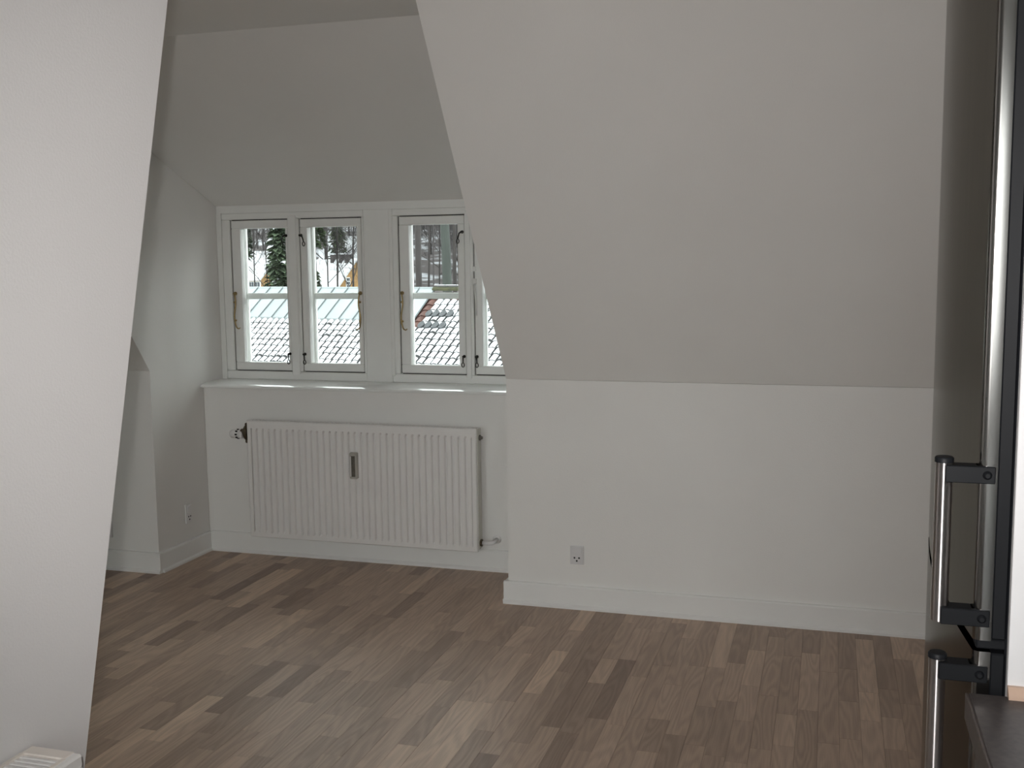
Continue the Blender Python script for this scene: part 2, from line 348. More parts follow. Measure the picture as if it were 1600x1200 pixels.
# ------------------------------------------------------------------ parquet: every strip of the boards that shows is a part
strips = []
SW = 0.0665
rnd = random.Random(11)
x = XW0; row = 0
while x < XW1 - 0.001:
    x1 = min(x + SW, XW1)
    y = YB - rnd.uniform(0, 0.4); yend = YS if (XL - 0.0 < (x + x1) / 2 < XR) else YK
    while y < yend:
        ln = rnd.choice((0.24, 0.30, 0.36, 0.42, 0.42, 0.48, 0.54, 0.6)); y1 = min(y + ln, yend)
        if yend - y1 < 0.08: y1 = yend
        if y1 > YB: strips.append((x, x1, max(y, YB), y1, min(1, max(0, rnd.gauss(0.48, 0.24))), rnd.random(), row))
        y = y1
    x = x1; row += 1
def strip_vis(s_):
    x_, x1_, y_, y1_ = s_[:4]
    cx, cy = (x_ + x1_) / 2, (y_ + y1_) / 2
    if cy < 0.9: return 0
    P = [project((a, b, 0)) for a, b in ((x_, y_), (x1_, y_), (x1_, y1_), (x_, y1_))]
    if min(p[2] for p in P) < 0.5: return 0
    u, v, _ = project((cx, cy, 0))
    if not (0 < u < 1470 and 0 < v < 1225): return 0
    if u < 132 + (1200 - v) * 0.108 - 12: return 0
    ar = 0
    for i in range(4): ar += P[i][0] * P[(i + 1) % 4][1] - P[(i + 1) % 4][0] * P[i][1]
    return abs(ar) / 2
ranked = sorted(strips, key=lambda s_: -strip_vis(s_))
g = 0.0002
def strip_mesh(mb, s_):
    x_, x1_, y_, y1_, t, u, rw = s_
    gl = 0.0005 if rw % 3 == 0 else g               # wider joint between the three-strip boards
    n0 = len(mb.v); mb.box((x_ + gl, y_ + g, -0.012), (x1_ - g, y1_ - g, 0), 0, 0.0003)
    mb.tone = (mb.tone or []) + [(t, u, rw % 3 / 3, 1)] * (len(mb.v) - n0)
for s_ in ranked[:300]:
    q = MB(); strip_mesh(q, s_); q.build('floor_strip', 'oak', floor)
q = MB(); q.tone = []
for s_ in ranked[300:]:
    x_, x1_, y_, y1_, t, u, rw = s_
    q.box((x_ + g, y_ + g, -0.012), (x1_ - g, y1_ - g, 0)); q.tone += [(t, u, 0, 1)] * 8
o = q.build('floor_strips', 'oak', floor); o['kind'] = 'stuff'

# ------------------------------------------------------------------ dormer windows
def hook_curve(x, y, z0, z1, sg):
    """brass casement stay: S-shaped rod, knob and curled tip"""
    q = MB(); h = z1 - z0; P = []
    for i in range(17):
        t = i / 16; P.append((x + sg * (0.006 * math.sin(t * 2 * math.pi) + 0.004 * t), y - 0.012 - 0.004 * math.sin(t * math.pi), z1 - h * t))
    P += [(x + sg * 0.010, y - 0.014, z0 - 0.008), (x + sg * 0.020, y - 0.014, z0 - 0.012), (x + sg * 0.028, y - 0.014, z0 - 0.006)]
    q.tube(P, [0.0042] * 15 + [0.0038] * 3 + [0.0034, 0.0028], 8)
    q.lathe((x, y, z1 + 0.002), (0, -1, 0), [(0, 0.010), (0.006, 0.010), (0.012, 0.006), (0.018, 0.006), (0.021, 0.003)], 12)
    q.lathe((x + sg * 0.0, y - 0.012, z1 - h * 0.22), (0, 0, -1), [(0, 0.004), (0.003, 0.0065), (0.008, 0.0065), (0.011, 0.004)], 10)
    q.lathe((x + sg * 0.002, y - 0.012, z1 - h * 0.78), (0, 0, -1), [(0, 0.004), (0.003, 0.0065), (0.008, 0.0065), (0.011, 0.004)], 10)
    return q
def latch(x, y, z, sg, ln=0.055):
    """iron casement hook: eye plate with a hanging hook that ends in a ring"""
    q = MB(); q.lathe((x, y, z), (0, -1, 0), [(0, 0.008), (0.004, 0.008), (0.007, 0.005), (0.016, 0.0045), (0.019, 0.006), (0.023, 0.004)], 12)
    tip = Vector((x + sg * 0.020, y - 0.014, z - ln * 0.62))
    q.tube([(x, y - 0.014, z), (x + sg * 0.012, y - 0.016, z - 0.006), (x + sg * 0.016, y - 0.014, z - ln * 0.35), tip], [0.0045, 0.004, 0.0035, 0.003], 7)
    ring = []
    for k in range(13):
        a = math.pi / 2 + 2 * math.pi * k / 12; ring.append((tip.x + 0.007 * math.cos(a), tip.y, tip.z - 0.011 + 0.011 * math.sin(a)))
    q.tube(ring, 0.0024, 6, cap=False)
    return q
ZF0, ZF1 = 0.896, 1.778                              # frame
ZS0, ZS1 = 0.945, 1.738                              # sashes
def window(nm, lab, x0, x1, sashes):
    t = thing(nm, lab, 'window', ((x0 + x1) / 2, YF, ZF0), kind='structure')
    q = MB(); d0, d1 = YF - 0.012, YF + 0.11
    q.box((x0, d0, ZF0), (x1, d1, ZS0 - 0.005), 0, 0.004); q.box((x0, d0, ZS1 + 0.005), (x1, d1, ZF1), 0, 0.004)
    q.box((x0, d0, ZS0 - 0.005), (sashes[0][0] - 0.005, d1, ZS1 + 0.005), 0, 0.004)
    q.box((sashes[-1][1] + 0.005, d0, ZS0 - 0.005), (x1, d1, ZS1 + 0.005), 0, 0.004)
    q.build('frame', 'winpaint', t)
    a, b = sashes[0][1] + 0.004, sashes[1][0] - 0.004
    q = MB(); q.box((a, d0, ZS0 - 0.005), (b, d1, ZS1 + 0.005), 0, 0.004)
    q.box((a + 0.002, d0 - 0.008, ZS0 - 0.02), (b - 0.012, d0, ZS1 + 0.02), 0, 0.003); q.build('mullion', 'winpaint', t)
    for k, (a, b, hand) in enumerate(sashes):        # hand: -1 hinged on its left stile, 1 on its right
        sl, sr = (0.052, 0.036) if hand < 0 else (0.040, 0.024)
        if k == 0 and nm == 'window_1': sr = 0.016
        y0, y1 = YF - 0.006, YF + 0.040
        q = MB()
        q.box((a, y0, ZS0), (b, y1, ZS0 + 0.042), 0, 0.003); q.box((a, y0, ZS1 - 0.042), (b, y1, ZS1), 0, 0.003)
        q.box((a, y0, ZS0 + 0.042), (a + sl, y1, ZS1 - 0.042), 0, 0.003); q.box((b - sr, y0, ZS0 + 0.042), (b, y1, ZS1 - 0.042), 0, 0.003)
        s = q.build('casement', 'winpaint', t)
        bx('pane', (a + sl - 0.004, YF + 0.018, ZS0 + 0.038), (b - sr + 0.004, YF + 0.021, ZS1 - 0.038), 'glass', s)
        # outer storm sash with its horizontal glazing bar
        q = MB(); ya, yb = YF + 0.070, YF + 0.100
        q.box((a + 0.003, ya, ZS0 + 0.002), (b - 0.003, yb, ZS0 + 0.030)); q.box((a + 0.003, ya, ZS1 - 0.030), (b - 0.003, yb, ZS1 - 0.002))
        q.box((a + 0.003, ya, ZS0 + 0.030), (a + 0.034, yb, ZS1 - 0.030)); q.box((b - 0.030, ya, ZS0 + 0.030), (b - 0.003, yb, ZS1 - 0.030))
        q.build('outer_sash', 'winpaint', s)
        zb = 1.337; bx('glazing_bar', (a + 0.034, ya, zb - 0.016), (b - 0.030, yb, zb + 0.016), 'winpaint', s, 0.004)
        bx('outer_pane', (a + 0.030, YF + 0.084, ZS0 + 0.026), (b - 0.026, YF + 0.087, zb), 'glass', s)
        bx('outer_pane', (a + 0.030, YF + 0.084, zb), (b - 0.026, YF + 0.087, ZS1 - 0.026), 'glass', s)
        q = MB(); q.box((a + 0.004, YF + 0.0, ZS1 - 0.002), (b - 0.004, YF + 0.03, ZS1 + 0.005)); q.box((a + 0.004, YF + 0.0, ZS0 - 0.005), (b - 0.004, YF + 0.03, ZS0 + 0.002))
        if hand < 0: q.box((a - 0.005, YF + 0.002, ZS0), (a + 0.001, YF + 0.03, ZS1))
        else: q.box((a - 0.004, YF + 0.002, ZS0), (a + 0.001, YF + 0.03, ZS1))
        q.build('seal', 'gasket', s)
        xs = a + 0.012 if hand < 0 else b - 0.010
        white = (k == 1 and nm == 'window_2')
        h = hook_curve(xs, y0, 1.178, 1.352, 1 if hand < 0 else -1).build('casement_stay', 'brass', s)
        xl = b - 0.008 if hand < 0 else a + 0.010
        sg = -1 if hand < 0 else 1
        latch(xl, y0 - 0.004, 1.655, sg).build('casement_hook', 'iron', s)
        latch(xl, y0 - 0.004, 1.035, sg * 0.15, 0.05).build('casement_hook', 'iron', s)
        if white:
            q = MB(); q.box((a - 0.012, y0 - 0.006, 1.395), (a + 0.012, y0, 1.425), 0, 0.002); q.tube([(a + 0.004, y0 - 0.010, 1.40), (a + 0.008, y0 - 0.010, 1.34), (a + 0.010, y0 - 0.008, 1.24)], [0.006, 0.005, 0.004], 8)
            q.box((a - 0.006, y0 - 0.010, 1.46), (a + 0.010, y0, 1.485), 0, 0.002)
            q.build('painted_fastener', 'winpaint', s)
    return t
window('window_1', 'white painted window with two casements and a fir tree seen through it', -3.117, -2.292, [(-3.063, -2.728, -1), (-2.658, -2.312, 1)])
window('window_2', 'white painted window partly cut off by the roof slope, tree trunks outside', -2.150, XR, [(-2.102, -1.752, -1), (-1.702, -1.39, 1)])
q = MB(); q.box((-2.292, YF - 0.016, 0.896), (-2.150, YF + 0.11, 1.778), 0, 0.003); q.box((-2.150, YF - 0.022, 0.93), (-2.132, YF - 0.012, 1.778), 0, 0.003)
tag(q.build('trim_3', 'winpaint'), 'flat white post board between the two dormer windows', 'trim', kind='structure')
q = MB(); q.box((XL, YF - 0.014, 0.896), (-3.117, YF + 0.11, 1.778)); tag(q.build('trim_4', 'winpaint'), 'narrow white lining board between window and dormer cheek wall', 'trim', kind='structure')

# ------------------------------------------------------------------ radiator below the window
R0, R1, RZ0, RZ1, RY = -2.842, -1.607, 0.112, 0.717, 4.722
rad = thing('radiator', 'white ribbed panel radiator on the wall below the window sill', 'radiator', ((R0 + R1) / 2, RY + 0.04, RZ0))
q = MB()                                            # front: flat rim, field of pressed vertical ribs
nr = 35; fx0, fx1, fz0, fz1 = R0 + 0.022, R1 - 0.022, RZ0 + 0.036, RZ1 - 0.050
pit = (fx1 - fx0) / nr; prof = []
for i in range(nr):
    xa = fx0 + i * pit
    prof += [(xa, 0.012), (xa + pit * 0.10, 0.012), (xa + pit * 0.22, 0.002), (xa + pit * 0.32, 0.0), (xa + pit * 0.78, 0.0), (xa + pit * 0.88, 0.002)]
prof.append((fx1, 0.012))
n = len(prof)
V = []
lv = [(fz0 - 0.012, 0.0), (fz0, 1.0), (fz1, 1.0), (fz1 + 0.012, 0.0)]
for z, k in lv:
    for xx, d in prof: V.append((xx, RY + d * k, z))
F = []
for r_ in range(3):
    for i in range(n - 1): F.append((r_ * n + i, r_ * n + i + 1, (r_ + 1) * n + i + 1, (r_ + 1) * n + i))
q.add(V, F)
za, zb = lv[0][0], lv[3][0]
q.add([(R0 + .004, RY, RZ0 + .004), (R1 - .004, RY, RZ0 + .004), (R1 - .004, RY, za), (R0 + .004, RY, za)], [(0, 1, 2, 3)])
q.add([(R0 + .004, RY, zb), (R1 - .004, RY, zb), (R1 - .004, RY, RZ1 - .004), (R0 + .004, RY, RZ1 - .004)], [(0, 1, 2, 3)])
for xa, xb, e in ((R0 + .004, fx0, 0), (fx1, R1 - .004, 1)):
    q.add([(xa, RY, za), (xb, RY, za), (xb, RY + (0.0075 if 0 else 0), zb), (xa, RY, zb)], [(0, 1, 2, 3)])
# closing cheeks where the rib field starts and ends
for xx in (fx0, fx1):
    q.add([(xx, RY, za), (xx, RY + 0.012, fz0), (xx, RY + 0.012, fz1), (xx, RY, zb)], [(0, 1, 2, 3)])
# rim returning to the back
rim = [(R0 + .004, RZ0 + .004), (R1 - .004, RZ0 + .004), (R1 - .004, RZ1 - .004), (R0 + .004, RZ1 - .004)]
rim2 = [(R0, RZ0), (R1, RZ0), (R1, RZ1), (R0, RZ1)]
q.add([(a, RY, b) for a, b in rim] + [(a, RY + .004, b) for a, b in rim2] + [(a, RY + 0.018, b) for a, b in rim2],
      [(i, 4 + i, 4 + (i + 1) % 4, (i + 1) % 4) for i in range(4)] + [(4 + i, 8 + i, 8 + (i + 1) % 4, 4 + (i + 1) % 4) for i in range(4)])
q.build('front_panel', 'radiator', rad)
bx('back_panel', (R0 + .005, RY + 0.058, RZ0 + .005), (R1 - .005, RY + 0.072, RZ1 - .005), 'radiator', rad, 0.004)
q = MB()
for i in range(56): xx = R0 + 0.04 + i * (R1 - R0 - 0.08) / 55; q.box((xx, RY + 0.018, RZ0 + 0.05), (xx + 0.004, RY + 0.058, RZ1 - 0.05))
q.build('convector_fins', 'radside', rad)
for xx, sg in ((R0, -1), (R1, 1)):
    q = MB(); q.box((xx - 0.002, RY + 0.018, RZ0 + 0.01), (xx + 0.003, RY + 0.066, RZ1 - 0.006), 0, 0.001)
    sc = q.build('side_cover', 'radside', rad)
    if sg > 0:
        q = MB(); q.lathe((xx + 0.003, RY + 0.042, RZ1 - 0.05), (1, 0, 0), [(0, 0.014), (0.006, 0.014), (0.008, 0.009), (0.016, 0.007)], 12); q.build('bleed_valve', 'meterdark', sc)
q = MB(); q.box((R0 + 0.01, RY + 0.018, RZ1 - 0.012), (R1 - 0.01, RY + 0.022, RZ1 - 0.002)); q.box((R0 + 0.01, RY + 0.054, RZ1 - 0.012), (R1 - 0.01, RY + 0.058, RZ1 - 0.002))
for i in range(60): xx = R0 + 0.02 + i * (R1 - R0 - 0.04) / 59; q.box((xx, RY + 0.022, RZ1 - 0.010), (xx + 0.006, RY + 0.054, RZ1 - 0.003))
q.build('top_grille', 'radiator', rad)
# heat meter in the middle
mx_, mz0, mz1 = -2.2435, 0.446, 0.578
q = MB(); q.box((mx_ - 0.020, RY - 0.022, mz0), (mx_ + 0.020, RY + 0.006, mz1), 0, 0.004); mt = q.build('heat_meter', 'meter', rad); mt['label'] = 'grey heat cost allocator clipped to the ribs'
bx('meter_window', (mx_ - 0.010, RY - 0.0235, mz0 + 0.012), (mx_ + 0.012, RY - 0.0215, mz1 - 0.016), 'meterdark', mt, 0.0006)
bx('ampoule', (mx_ - 0.012, RY - 0.0275, mz0 + 0.014), (mx_ - 0.008, RY - 0.0222, mz1 - 0.018), 'plastic', mt, 0.0006)
# thermostat and supply pipe
vy = RY + 0.036; vz = 0.648
q = MB(); q.lathe((R0 - 0.002, vy, vz + 0.004), (-1, 0, 0), [(0, 0.045), (0.008, 0.048), (0.018, 0.042), (0.030, 0.026), (0.036, 0.017), (0.05, 0.016)], 14)
q.box((R0 - 0.024, vy - 0.016, vz - 0.052), (R0 - 0.004, vy + 0.012, vz + 0.052), 0, 0.004)
vb = q.build('valve_body', 'valve', rad); vb['label'] = 'dark bronze radiator valve body'
q = MB(); q.lathe((R0 - 0.040, vy, vz - 0.008), (-1, 0, 0), [(0, 0.018), (0.004, 0.0225), (0.02, 0.0225), (0.022, 0.0215), (0.036, 0.0215), (0.038, 0.024), (0.066, 0.023), (0.074, 0.017), (0.076, 0.0)], 20)
kn = q.build('thermostat_knob', 'plastic', rad)
q = MB()
for k in range(8):
    a = 2 * math.pi * k / 8; cy_, cz_ = vy + 0.0222 * math.cos(a), vz - 0.008 + 0.0222 * math.sin(a)
    q.lathe((R0 - 0.067, cy_ - 0.0, cz_), (-1, 0, 0), [(0, 0.0045), (0.010, 0.0045)], 6)
q.build('scale_marks', 'blackp', kn)
q = MB(); q.tube([(R0 - 0.012, vy, vz - 0.044), (R0 - 0.012, vy, 0.26), (R0 - 0.012, vy + 0.006, 0.235), (R0 - 0.012, vy + 0.03, 0.224), (R0 - 0.012, YS, 0.222)], 0.0085, 10); q.build('supply_pipe', 'plastic', rad)
q = MB(); q.lathe((R1 + 0.002, vy, RZ0 + 0.04), (1, 0, 0), [(0, 0.016), (0.004, 0.018), (0.010, 0.018), (0.012, 0.012)], 12); ul = q.build('return_union', 'valve', rad)
q = MB(); q.tube([(R1 + 0.010, vy, RZ0 + 0.04), (R1 + 0.045, vy, RZ0 + 0.04), (R1 + 0.062, vy + 0.004, RZ0 + 0.041), (R1 + 0.068, vy + 0.018, RZ0 + 0.044), (R1 + 0.068, YS, RZ0 + 0.046)], 0.010, 10)
q.lathe((R1 + 0.068, YS, RZ0 + 0.046), (0, -1, 0), [(0, 0.022), (0.004, 0.022), (0.007, 0.012)], 14); q.build('return_pipe', 'plastic', rad)
for xx in (R0 + 0.2, R1 - 0.2): bx('wall_bracket', (xx - 0.015, RY + 0.072, RZ0 + 0.06), (xx + 0.015, YS, RZ1 - 0.06), 'radside', rad)

# ------------------------------------------------------------------ sockets
def socket(lab, o, ax, nrm, wd, ht, holes=True, m='socket'):
    """wall socket: plate, rocker above, three round holes below"""
    o = Vector(o); ax = Vector(ax); nrm = Vector(nrm); Zv = Vector((0, 0, 1))
    t = thing('wall_socket', lab, 'socket', o)
    def pl(name, u0, u1, v0, v1, d0, d1, mm, par):
        q = MB(); q.box((u0, -d1, v0), (u1, -d0, v1), 0, min(0.0015, (d1 - d0) * 0.4))
        q.v = [tuple(o + ax * p[0] + nrm * (-p[1]) + Zv * p[2]) for p in q.v]; 
        if ax.cross(-nrm).dot(Zv) < 0: q.f = [tuple(reversed(f)) for f in q.f]
        return q.build(name, mm, par)
    pl('plate', -wd / 2, wd / 2, -ht / 2, ht / 2, 0, 0.009, m, t)
    pl('rocker', -wd * 0.36, wd * 0.36, ht * 0.06, ht * 0.42, 0.009, 0.013, m, t)
    s = pl('outlet_face', -wd * 0.36, wd * 0.36, -ht * 0.42, 0, 0.009, 0.011, m, t)
    if holes:
        for u, v in ((-0.17, -0.14), (0.17, -0.14), (0.0, -0.30)):
            q = MB(); q.lathe(o + ax * (u * wd) + Zv * (v * ht) + nrm * 0.0105, nrm, [(0, 0.0042), (0.0012, 0.0042)], 10); q.build('pin_hole', 'gasket', s)
    return t
socket('switched wall socket low on the knee wall under the large roof slope', (-1.031, YK, 0.238), (1, 0, 0), (0, -1, 0), 0.060, 0.082)
socket('white wall socket on the dormer cheek wall left of the radiator', (XL, 4.625, 0.238), (0, 1, 0), (1, 0, 0), 0.05, 0.098, True, 'plastic')
socket('wall socket on the knee wall in the shade beside the slanted partition', (-3.44, YK, 0.212), (1, 0, 0), (0, -1, 0), 0.066, 0.10)

# ------------------------------------------------------------------ small radiator on the partition
rt = onX(45, 1165, XP); ZT = rt.z; ry1 = rt.y; XD = XP + 0.096; ry0 = ry1 - 1.0; rz0 = ZT - 0.60
r2 = thing('radiator', 'white radiator with slatted top grille standing against the slanted partition', 'radiator', ((XP + XD) / 2, (ry0 + ry1) / 2, rz0))
XA = XP + 0.006
bx('end_cover', (XA, ry1 - 0.006, rz0), (XD - 0.004, ry1, ZT - 0.001), 'cream', r2, 0.002)
bx('end_cover', (XA, ry0, rz0), (XD - 0.004, ry0 + 0.006, ZT - 0.001), 'cream', r2, 0.002)
q = MB(); poly = []; n = 28
for i in range(n):
    ya = ry0 + 0.03 + (ry1 - ry0 - 0.06) * i / n; p_ = (ry1 - ry0 - 0.06) / n
    poly += [(XD - 0.007, ya), (XD - 0.007, ya + p_ * 0.2), (XD, ya + p_ * 0.35), (XD, ya + p_ * 0.85)]
poly = [(XD, ry0 + 0.001)] + [(XD, ry0 + 0.028)] + poly + [(XD - 0.007, ry1 - 0.03), (XD, ry1 - 0.028), (XD, ry1 - 0.001)]
poly += [(XD - 0.018, ry1 - 0.001), (XD - 0.018, ry0 + 0.001)]
q.prism(poly, rz0 + 0.01, ZT - 0.022, 2); q.box((XD - 0.018, ry0, ZT - 0.022), (XD + 0.001, ry1, ZT), 0, 0.003); q.build('front_panel', 'radiator', r2)
bx('back_panel', (XA, ry0, rz0 + 0.01), (XA + 0.014, ry1, ZT - 0.003), 'radiator', r2, 0.003)
q = MB(); q.box((XA, ry1 - 0.024, ZT - 0.006), (XD - 0.012, ry1, ZT + 0.001), 0, 0.0015); q.box((XA, ry0, ZT - 0.006), (XD - 0.012, ry0 + 0.024, ZT + 0.001), 0, 0.0015)
q.box((XA, ry0 + 0.024, ZT - 0.006), (XA + 0.006, ry1 - 0.024, ZT + 0.001)); q.box((XD - 0.016, ry0 + 0.024, ZT - 0.006), (XD - 0.010, ry1 - 0.024, ZT + 0.001))
tg = q.build('top_grille', 'cream', r2)
ns = 88
for i in range(ns):
    ya = ry0 + 0.026 + i * (ry1 - ry0 - 0.052) / ns
    bx('slat', (XA + 0.006, ya + 0.003, ZT - 0.007), (XD - 0.016, ya + 0.0092, ZT - 0.001), 'radiator', tg, 0.0008)
for yy in (ry0 + 0.2, ry1 - 0.2): bx('wall_bracket', (XP + 0.001, yy - 0.02, rz0 + 0.1), (XA, yy + 0.02, ZT - 0.1), 'radside', r2)

# ------------------------------------------------------------------ worktop, base cabinet, end panel
YE = 1.528                                          # far end of the worktop
wt = MB(); wt.box((0.1935, -0.6, 0.864), (XW1, YE - 0.0, 0.902), 0, 0.002)
wto = wt.build('worktop', 'worktop'); tag(wto, 'dark grey-brown laminate kitchen worktop beside the fridge', 'worktop')
wb = bx('edge_band', (0.190, -0.6, 0.864), (0.1938, YE, 0.9015), 'worktopedge', wto, 0.001)
for k, (ya, yb) in enumerate(((-0.6, 0.0), (0.0, 0.6), (0.6, 1.06), (1.06, YE - 0.004))):
    t = thing('base_cabinet', 'white kitchen base cabinet under the worktop, %s' % ('at the wall behind the camera', 'second from the rear', 'second from the fridge', 'next to the fridge end panel')[k], 'cabinet', (0.5, (ya + yb) / 2, 0), 'base cabinets under the worktop')
    q = MB(); q.box((0.235, ya + 0.001, 0.12), (XW1 - 0.01, yb - 0.001, 0.864)); q.build('body', 'whitelam', t)
    bx('plinth', (0.28, ya + 0.001, 0.0), (0.30, yb - 0.001, 0.12), 'whitelam', t)
    d = bx('door', (0.214, ya + 0.003, 0.125), (0.234, yb - 0.003, 0.858), 'whitelam', t, 0.002)
    q = MB(); ym = (ya + yb) / 2; q.tube([(0.214, ym - 0.06, 0.80), (0.192, ym - 0.06, 0.80), (0.192, ym + 0.06, 0.80), (0.214, ym + 0.06, 0.80)], 0.005, 8); q.build('handle', 'steelbar', d)
q = MB(); q.box((0.243, YE + 0.002, 0.0), (XW1, YE + 0.018, 2.12), 0, 0.001)
tag(q.build('end_panel', 'whitelam'), 'tall white end panel between worktop and fridge', 'panel')
q = MB(); q.prism([(YE + 0.002, 0.902), (YE - 0.014, 0.902), (YE - 0.014, 0.906), (YE - 0.004, 0.917), (YE + 0.002, 0.917)], 0.243, XW1, 0)
tag(q.build('worktop_trim', 'beech'), 'pale wooden trim strip where worktop meets the white end panel', 'trim strip')

# ------------------------------------------------------------------ fridge-freezer
FY0, FY1 = 1.556, 2.20
fr = thing('fridge_freezer', 'tall stainless steel fridge freezer with black-bracketed bar handles', 'fridge', (0.5, (FY0 + FY1) / 2, 0))
bx('body', (0.243, FY0 + 0.004, 0.04), (XW1 - 0.03, FY1 - 0.004, 2.0), 'fridgebody', fr, 0.004)
bx('plinth', (0.26, FY0 + 0.02, 0.0), (XW1 - 0.05, FY1 - 0.02, 0.04), 'blackp', fr)
def door_poly():
    P = []; xf = 0.2005; n = 16; rr = 0.010
    P.append((0.224, FY0))
    for k in range(7):                               # rounded near edge
        a = math.pi / 2 * k / 6; P.append((xf + rr - rr * math.sin(a), FY0 + rr - rr * math.cos(a)))
    for k in range(1, n):
        t = k / n; y = FY0 + rr + (FY1 - FY0 - 2 * rr) * t
        P.append((xf - 0.006 * t - 0.017 * math.sin(math.pi * t), y))
    for k in range(7):
        a = math.pi / 2 * k / 6; P.append((xf - 0.006 + rr - rr * math.cos(a), FY1 - rr + rr * math.sin(a)))
    P.append((0.224, FY1)); return P
def fridge_door(z0, z1, h0, h1):
    q = MB(); P = door_poly(); n = len(P)
    q.add([(p[0], p[1], z0) for p in P] + [(p[0], p[1], z1) for p in P], [(i, n + i, n + i + 1, i + 1) for i in range(n - 1)], 0, True)
    q.add([(p[0], p[1], z0) for p in P] + [(p[0], p[1], z1) for p in P], [tuple(range(n)), tuple(range(2 * n - 1, n - 1, -1)), (n - 1, 2 * n - 1, n, 0)], 0, False)
    d = q.build('door', 'steel', fr)
    q = MB(); q.box((0.224, FY0 + 0.001, z0 + 0.002), (0.243, FY1 - 0.001, z1 - 0.002), 0, 0.002); q.build('door_seal', 'blackp', d)
    # bar handle on the near edge: tube, two black brackets with screws
    hx, hy = 0.157, FY0 + 0.018
    q = MB(); q.lathe((hx, hy, h0 + 0.006), (0, 0, 1), [(0, 0.0118), (h1 - h0 - 0.012, 0.0118)], 24); q.build('handle_bar', 'steelbar', d)
    q = MB(); q.lathe((hx, hy, h1 - 0.006), (0, 0, 1), [(0, 0.0128), (0.006, 0.0128), (0.008, 0.011)], 20); q.build('handle_cap', 'blackp', d)
    for zz in (h1 - 0.031, h0 + 0.006):
        q = MB(); q.box((hx, FY0 - 0.003, zz), (0.221, FY0 + 0.006, zz + 0.024), 0, 0.0012); q.box((hx, FY0 + 0.004, zz + 0.001), (0.199, FY0 + 0.03, zz + 0.023), 0, 0.001)
        q.lathe((0.2105, FY0 - 0.003, zz + 0.012), (0, -1, 0), [(0, 0.0062), (0.003, 0.0055), (0.005, 0.003)], 14)
        q.build('handle_bracket', 'blackp', d)
    return d
fridge_door(0.968, 2.0, 0.982, 1.222)
fridge_door(0.05, 0.952, 0.66, 0.938)
q = MB(); q.box((0.206, FY0 + 0.01, 0.9525), (0.245, FY0 + 0.055, 0.9675), 0, 0.002); q.lathe((0.214, FY0 + 0.02, 0.951), (0, 0, 1), [(0, 0.005), (0.018, 0.005)], 10)
q.build('hinge', 'blackp', fr)

# ------------------------------------------------------------------ outside: neighbour's roof
O = at(387, 498, 28.5)
az = math.radians(14.4); SL = math.radians(38)
ev = Vector((math.cos(az), -math.sin(az), 0)); uv = Vector((math.sin(az) * math.cos(SL), math.cos(az) * math.cos(SL), math.sin(SL))); nv = ev.cross(uv).normalized()
def on_roof(x, y):
    d = ray(x, y); t = (O - EYE).dot(nv) / d.dot(nv); p = EYE + d * t - O
    return p.dot(ev), p.dot(uv)
def RP(a, b, c=0.0): return O + ev * a + uv * b + nv * c
zt = on_roof(450, 452)[1]                            # ridge, along the slope from the zinc edge
ze = on_roof(645, 505)[0]                            # right end of the zinc field
nb = thing('neighbour_building', 'long building outside with snowy pantile roof topped by pale zinc sheets', 'building', (O.x, O.y, -7))
A0, A1, B0 = -9.0, 13.5, -6.0
q = MB()                                             # roof body: deck, back slope, walls
ridge0 = RP(A0, zt); ridge1 = RP(A1, zt); e0 = RP(A0, B0); e1 = RP(A1, B0)
bk = Vector((math.sin(az), math.cos(az), 0)) * 9.0
f0, f1 = ridge0 + bk + Vector((0, 0, -6)), ridge1 + bk + Vector((0, 0, -6))
dn = Vector((0, 0, -0.06)); gz = -7.2
def gd(p): return Vector((p.x, p.y, gz))
ins = Vector((math.sin(az), math.cos(az), 0)) * 0.4
q.add([e0 + dn, e1 + dn, ridge1 + dn, ridge0 + dn, f0, f1], [(0, 1, 2, 3), (3, 2, 5, 4)], 0)
w0, w1 = e0 + ins - Vector((0, 0, 0.3)), e1 + ins - Vector((0, 0, 0.3))
q.build('roof_deck', 'redtile', nb)
q = MB(); q.add([w0, w1, gd(w1), gd(w0), f0, f1, gd(f1), gd(f0), ridge0 + dn, ridge1 + dn],
                [(0, 3, 2, 1), (4, 5, 6, 7), (0, 8, 4, 7, 3), (1, 2, 6, 5, 9)], 0); q.build('wall', 'yellow', nb)
# zinc: one sheet per bay, a standing seam at each joint, folded lip at the lower edge
bay = 0.52; k = 0; a = ze
while a > A0 + 0.01:
    b = max(A0, a - bay); q = MB()
    P = [RP(a - 0.01, 0, 0.07), RP(b + 0.01, 0, 0.07), RP(b + 0.01, zt, 0.07), RP(a - 0.01, zt, 0.07)]
    Q = [p - nv * 0.05 for p in P]
    q.add(P + Q, [(0, 3, 2, 1), (0, 1, 5, 4), (1, 2, 6, 5), (2, 3, 7, 6), (3, 0, 4, 7)]); q.build('zinc_sheet', 'zinc', nb)
    q = MB(); P = [RP(b - 0.006, 0, 0.03), RP(b + 0.006, 0, 0.03), RP(b + 0.006, zt, 0.03), RP(b - 0.006, zt, 0.03)]; Q = [p + nv * 0.075 for p in P]
    q.add(P + Q, [(4, 5, 6, 7), (0, 1, 5, 4), (1, 2, 6, 5), (2, 3, 7, 6), (3, 0, 4, 7)]); q.build('zinc_seam', 'zincdark', nb)
    a = b
q = MB(); P = [RP(A0, -0.07, 0.03), RP(ze - 0.02, -0.07, 0.03), RP(ze - 0.02, 0.02, 0.075), RP(A0, 0.02, 0.075)]; Q = [p - nv * 0.06 for p in P]
q.add(P + Q, [(0, 1, 2, 3), (0, 4, 5, 1)]); q.build('zinc_lip', 'zincdark', nb)
